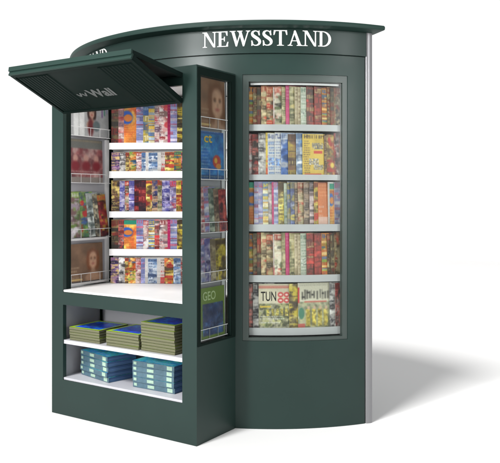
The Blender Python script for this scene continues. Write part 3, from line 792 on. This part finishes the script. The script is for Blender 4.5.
# -- rack inside the bay
k = .0075/4.41
b1 = [(57, 'bigword', DK), (55, 'swirl', ORB), (55, 'stripes', LV), (48, 'stripes', BY_), (37, 'mix', PK), (12, 'plain', MG), (30, 'stripes', LV), (30, 'mix', YB), (50, 'mix', GN)]
b2 = [(37, 'mix', PU), (27, 'mix', WD), (16, 'mix', YR), (32, 'mix', OR), (42, 'mix', PK), (13, 'plain', WH), (40, 'mix', LB), (15, 'plain', WH), (18, 'plain', RW), (72, 'mix', YR), (50, 'mix', RW)]
b3 = [(37, 'mix', DY), (42, 'mix', PB), (43, 'stripes', PB), (60, 'bigword', DR), (45, 'mix', DF), (35, 'mix', PB), (50, 'mix', WP), (60, 'mix', DR)]
bay = [(b1, 1.929, .325, 'top'), (b2, 1.716, .150, 'second'), (b3, 1.414, .238, 'middle'), (b1, 1.132, .222, 'fourth'), (b2, .876, .194, 'bottom')]
phi_r = math.degrees(math.atan2(rn.x, -rn.y))
warm = [PK, OR, YR, RW, LB, CG, BY_, LV, DR]
def split(row, q):
    out = []
    for i, (wv, st, pal) in enumerate(row):
        if wv > 40 and st != 'swirl':
            out += [(wv*.56, st, pal), (wv*.44, 'mix' if (i+q) % 2 else 'bigword', warm[(3*i+q) % len(warm)])]
        else: out.append((wv, st, pal))
    return out
bay = [(split(r_, q_), *rest) for q_, (r_, *rest) in enumerate(bay)]
for row, zt, hh, rname in bay:
    s_ = .012
    for i, (wv, st, pal) in enumerate(row):
        vis = wv*k; wid = min(.19, RL-.01-s_)
        tilt = max(2.0, min(14, math.degrees(math.asin(min(.24, .0056/max(vis, .012))))))+1
        low = .03 if rname != 'bottom' else 0
        p = rk(s_, zt-low, -.010 if rname != 'bottom' else .012)
        lbl = f'{NAMES[id(pal)]} magazine, {ORD[i]} from left on the {rname} ledge inside the open hatch'
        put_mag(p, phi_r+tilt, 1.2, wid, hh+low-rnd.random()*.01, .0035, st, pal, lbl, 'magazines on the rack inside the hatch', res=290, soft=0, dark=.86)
        s_ += vis

# -- pockets on the bay sides: covers face +X
def side_mag(x, y, z, w, h, st, pal, label, group, lean=1.2, roll=0, res=240, phi=90, t=.005):
    return put_mag((x, y, z), phi, lean, w, h, t, st, pal, label, group, res=res, bow=.003, roll=roll, m='print_glossy', haze=.14 if x < 0 else .20)
GR = 'magazines in the right side pockets'; GL = 'magazines in the left side pockets'
side_mag(.622, -1.805, 1.958, .262, .310, 'face', ((140, 98, 70), (204, 158, 128), (120, 72, 46), (.44, .66, .30)), 'brown magazine with a womans face, top pocket of the right glass side', GR)
o_ = side_mag(.622, -1.801, 1.636, .245, .300, 'ct', ((48, 130, 196),), 'bright blue magazine with a red figure, second pocket of right glass side', GR)
masthead(o_, 'ct', .030, .228, .050, .085, (226, 190, 70), .0042)
for i, (dy, w, st, pal, nm) in enumerate(((0, .12, 'mix', PK, 'pink'), (.055, .12, 'stripes', LV, 'lavender'), (.10, .12, 'mix', GN, 'grey green'), (.15, .12, 'mix', DB, 'dull brown'), (.20, .085, 'mix', DR, 'dark red'))):
    side_mag(.614+.003*i, -1.806+dy, 1.300, w, .285-.004*i, st, pal, f'{nm} leaning magazine in the third pocket of the right glass side', GR, roll=-3.0, lean=1.5)
for i, (dy, w, st, pal, nm) in enumerate(((0, .14, 'mix', LV, 'lavender'), (.055, .13, 'mix', PB, 'purple blue'), (.11, .12, 'mix', CR, 'cream'), (.165, .11, 'mix', YB, 'yellow'))):
    side_mag(.614+.003*i, -1.806+dy, .990, w, .272-.003*i, st, pal, f'{nm} magazine in the fourth pocket of the right glass side', GR, roll=-1.0, lean=1.5)
o_ = side_mag(.622, -1.809, .634, .262, .318, 'geo', ((116, 148, 52),), 'green bordered magazine with blue picture, lowest pocket of right glass side', GR)
masthead(o_, 'GEO', .026, .238, .056, .135, (196, 214, 160), .0042)

side_mag(-.588, -1.782, 1.968, .415, .30, 'cards', ((176, 178, 180),), 'pale magazine sheet with a dark haired woman, top left pocket inside hatch', GL)
side_mag(-.588, -1.775, 1.630, .345, .315, 'redface', ((150, 46, 56),), 'red magazine with a grey top, second left pocket inside the hatch', GL)
for i, (dy, w, st, pal, nm, rl) in enumerate(((0, .19, 'mix', ((190, 172, 190), (130, 170, 70), (90, 130, 60), (110, 80, 80), (226, 220, 226)), 'lavender and green', -1), (.135, .13, 'mix', ((70, 110, 80), (200, 50, 52), (60, 90, 150), (90, 150, 70), (150, 190, 90)), 'green blue and red', -4), (.20, .12, 'mix', ((110, 122, 118), (170, 180, 178), (70, 84, 84), (196, 204, 200)), 'grey', -5), (.265, .11, 'mix', ((84, 78, 70), (170, 166, 140), (50, 52, 50), (206, 196, 160)), 'dark brown', -6), (.315, .085, 'mix', ((120, 30, 36), (220, 190, 60), (60, 28, 34), (200, 60, 60)), 'red and yellow', -7))):
    side_mag(-.592+.0045*i, -1.775+dy, 1.226, w, .335-.006*i, st, pal, f'{nm} magazine leaning in the third left pocket inside the hatch', GL, roll=rl, lean=2)
side_mag(-.588, -1.775, .906, .345, .275, 'face', ((122, 92, 70), (206, 160, 128), (126, 70, 42), (.42, .70, .22)), 'brown magazine with a woman looking out, lowest left pocket inside hatch', GL)

# ------------------------------------------------------------------ piles on the lower shelves
def bundle(bm, w, d, h, n, seed):
    pass
def flat_print(w, d, img, z, dz=0):
    nz, nx = img.shape[:2]
    bm = bmesh.new(); lay = bm.faces.layers.int.new('pix')
    g = [[bm.verts.new((w*i/nx, d*j/nz, z)) for i in range(nx+1)] for j in range(nz+1)]
    for j in range(nz):
        for i in range(nx):
            f_ = bm.faces.new([g[j][i], g[j][i+1], g[j+1][i+1], g[j+1][i]]); f_[lay] = (nz-1-j)*nx+i
    me = bpy.data.meshes.new('cover'); bm.to_mesh(me); bm.free()
    pix = np.zeros(len(me.polygons), np.int32); me.attributes['pix'].data.foreach_get('value', pix)
    pc = np.ones((len(pix), 4)); pc[:, :3] = to_lin(img).reshape(-1, 3)[pix]
    at = me.attributes.new('print', 'FLOAT_COLOR', 'FACE'); at.data.foreach_set('color', pc.astype(np.float32).ravel())
    return me
def green_cover(seed, nx=44, nz=46):
    rng = np.random.default_rng(seed); img = np.ones((nz, nx, 3))*col((172, 214, 30))
    photo(rng, img, 4, nz-4, 4, nx-3, ((36, 60, 226), (50, 100, 240), (20, 30, 150), (40, 70, 210), (30, 140, 220)))
    return np.clip(img, 0, 1)
def cyan_cover(seed, nx=50, nz=36):
    rng = np.random.default_rng(seed); img = np.ones((nz, nx, 3))*col((40, 170, 200))
    photo(rng, img, 0, nz, 0, nx, ((70, 214, 246), (120, 240, 246), (44, 150, 226), (100, 236, 226)))
    titleband(rng, img, nz-8, nz-2, 12, nx-4, img[nz-5, 14].copy(), col((190, 236, 240)))
    img[2:5, 2:6] = col((220, 190, 60)); img[9:13, int(nx*.6):int(nx*.72)] = col((190, 60, 60))
    return np.clip(img, 0, 1)
def pile(x, y, z, rot, w, d, hs, kind, shelf_word, pile_word):
    rng = random.Random(int(x*1000)+int(z*77))
    n = len(hs); zz_ = z
    for i, h in enumerate(hs):
        top = i == n-1
        root = bpy.data.objects.new('magazine' if kind == 'mag' else 'paperback_book', None); C.objects.link(root)
        jx, jy, jr = rng.uniform(-.004, .004), rng.uniform(-.004, .002), rng.uniform(-.8, .8)
        root.matrix_world = KM @ Matrix.Translation((x+jx, y+jy, zz_)) @ Matrix.Rotation(R_(rot+jr), 4, 'Z')
        bm = bmesh.new(); box(bm, .002, w-.002, .002, d-.002, .0012, h-.0022)
        o = obj('page_block', bm, M['olive_pages'] if kind == 'mag' else M['blue_pages'], root, bevel=0)
        im = green_cover(rng.randrange(999)) if kind == 'mag' else cyan_cover(rng.randrange(999))
        me = flat_print(w, d, im, h-.0008); link('cover', me, M['print_glossy'], root)
        bm = box(bmesh.new(), 0, w, 0, d, .0002, .0011)
        obj('back_cover', bm, M['olive_pages'] if kind == 'mag' else M['blue_spine'], root)
        if kind == 'book':
            # spine wraps the front, with pale title blocks
            bm = box(bmesh.new(), 0, w, -.0015, .0015, .0012, h-.001)
            sp_ = obj('spine', bm, M['blue_spine'], root)
            for a0, a1, q0, q1 in ((.03, .10, .3, .8), (.36, .52, .22, .78), (.83, .95, .15, .85)):
                obj('title_block', panel(bmesh.new(), [w*a0, w*a1], [h*q0, h*q1], (), -.0030, -.0017, lambda u, v, w_: (u, w_, v)), M['spine_pale'], sp_)
        k_ = n-1-i
        place = 'topmost' if k_ == 0 else ('bottom one' if i == 0 else f'{ORD[k_]} from the top')
        if kind == 'mag':
            tag(root, f'blue magazine with green border, {place} of the {pile_word} pile, upper shelf', 'magazine', 'piled magazines on the upper low shelf')
        else:
            tag(root, f'thick blue paperback, {place} of the {pile_word} pile on the lowest shelf', 'book', 'piled books on the lowest shelf')
        zz_ += h
M['blue_spine'] = mat('blue_grey_spine', hexs(80, 108, 122), .45, spec=.4, var=.15, scale=30)
M['spine_pale'] = mat('pale_spine_print', hexs(168, 196, 176), .5, spec=.2, var=.12, scale=40)
pile(-.497, -1.850, .5245, 1.5, .284, .30, [.0182]*5, 'mag', 'upper', 'left')
pile(-.146, -1.848, .5245, 1.0, .288, .30, [.0202]*5, 'mag', 'upper', 'middle')
pile(.156, -1.838, .5245, -.5, .285, .30, [.0188]*10, 'mag', 'upper', 'right')
pile(-.492, -1.742, .2625, -13, .345, .235, [.0352]*5, 'book', 'lower', 'left')
pile(.048, -1.795, .2625, .8, .350, .240, [.0355]*5, 'book', 'lower', 'right')

# ------------------------------------------------------------------ setting
bm = bmesh.new()
bm.faces.new([bm.verts.new((.3+13*math.cos(2*math.pi*i/96), 5.5+13*math.sin(2*math.pi*i/96), 0)) for i in range(96)])
fl = obj('floor', bm, M['floor']); fl['kind'] = 'structure'

w = bpy.data.worlds.new('World'); scene.world = w; w.use_nodes = True
nt = w.node_tree; bg = nt.nodes['Background']
tc = nt.nodes.new('ShaderNodeTexCoord'); sx = nt.nodes.new('ShaderNodeSeparateXYZ'); nt.links.new(tc.outputs['Generated'], sx.inputs[0])
# bright white studio cove on the +Y side, dimmer behind the camera and overhead
ry = nt.nodes.new('ShaderNodeMapRange'); ry.interpolation_type = 'SMOOTHSTEP'
for k_, v in (('From Min', .05), ('From Max', .75), ('To Min', .52), ('To Max', 1.10)): ry.inputs[k_].default_value = v
nt.links.new(sx.outputs['Y'], ry.inputs['Value'])
rz = nt.nodes.new('ShaderNodeMapRange'); rz.interpolation_type = 'SMOOTHSTEP'
for k_, v in (('From Min', .30), ('From Max', .8), ('To Min', 0), ('To Max', 1)): rz.inputs[k_].default_value = v
nt.links.new(sx.outputs['Z'], rz.inputs['Value'])
mixv = nt.nodes.new('ShaderNodeMix'); mixv.data_type = 'FLOAT'
nt.links.new(rz.outputs[0], mixv.inputs['Factor']); nt.links.new(ry.outputs[0], mixv.inputs['A']); mixv.inputs['B'].default_value = .43
nt.links.new(mixv.outputs['Result'], bg.inputs['Strength']); bg.inputs['Color'].default_value = (1, 1, 1, 1)

def area(name, pos, target, sx_, sy_, power, shape='RECTANGLE', color=(1, 1, 1)):
    l = bpy.data.lights.new(name, 'AREA'); l.shape = shape; l.size = sx_; l.size_y = sy_; l.energy = power; l.color = color
    o = bpy.data.objects.new(name, l); C.objects.link(o); o.location = pos
    o.rotation_euler = (Vector(target)-Vector(pos)).to_track_quat('-Z', 'Y').to_euler()
    return o
T = Vector((.5, 5.6, 1.2)); d = Vector((-1.25, -1.50, 2.72)).normalized()
area('key_softbox', T+d*120, T, 26, 26, 122000, 'DISK', (1, .99, .975))
o = area('left_strip_softbox', (-5.6, -1.2, 3.0), (-.6, 4.7, 2.25), .6, 3.0, 40); o.data.spread = R_(40)
o = area('right_strip_softbox', (5.6, -1.2, 3.0), (.55, 5, 2.3), .5, 3.0, 11); o.data.spread = R_(36)

cam = bpy.data.cameras.new('camera'); co = bpy.data.objects.new('camera', cam); C.objects.link(co)
co.location = (0, 0, 1.52); co.rotation_euler = (math.pi/2, 0, 0)
cam.sensor_fit = 'HORIZONTAL'; cam.sensor_width = 36; cam.lens = 725.26/500*36; cam.shift_y = -(231.5-197.33)/500
cam.clip_end = 1000; cam.clip_start = .05
scene.camera = co
scene.view_settings.view_transform = 'Standard'; scene.view_settings.look = 'None'; scene.view_settings.exposure = 0
scene.render.engine = 'CYCLES'
scene.cycles.transparent_max_bounces = 16; scene.cycles.max_bounces = 10
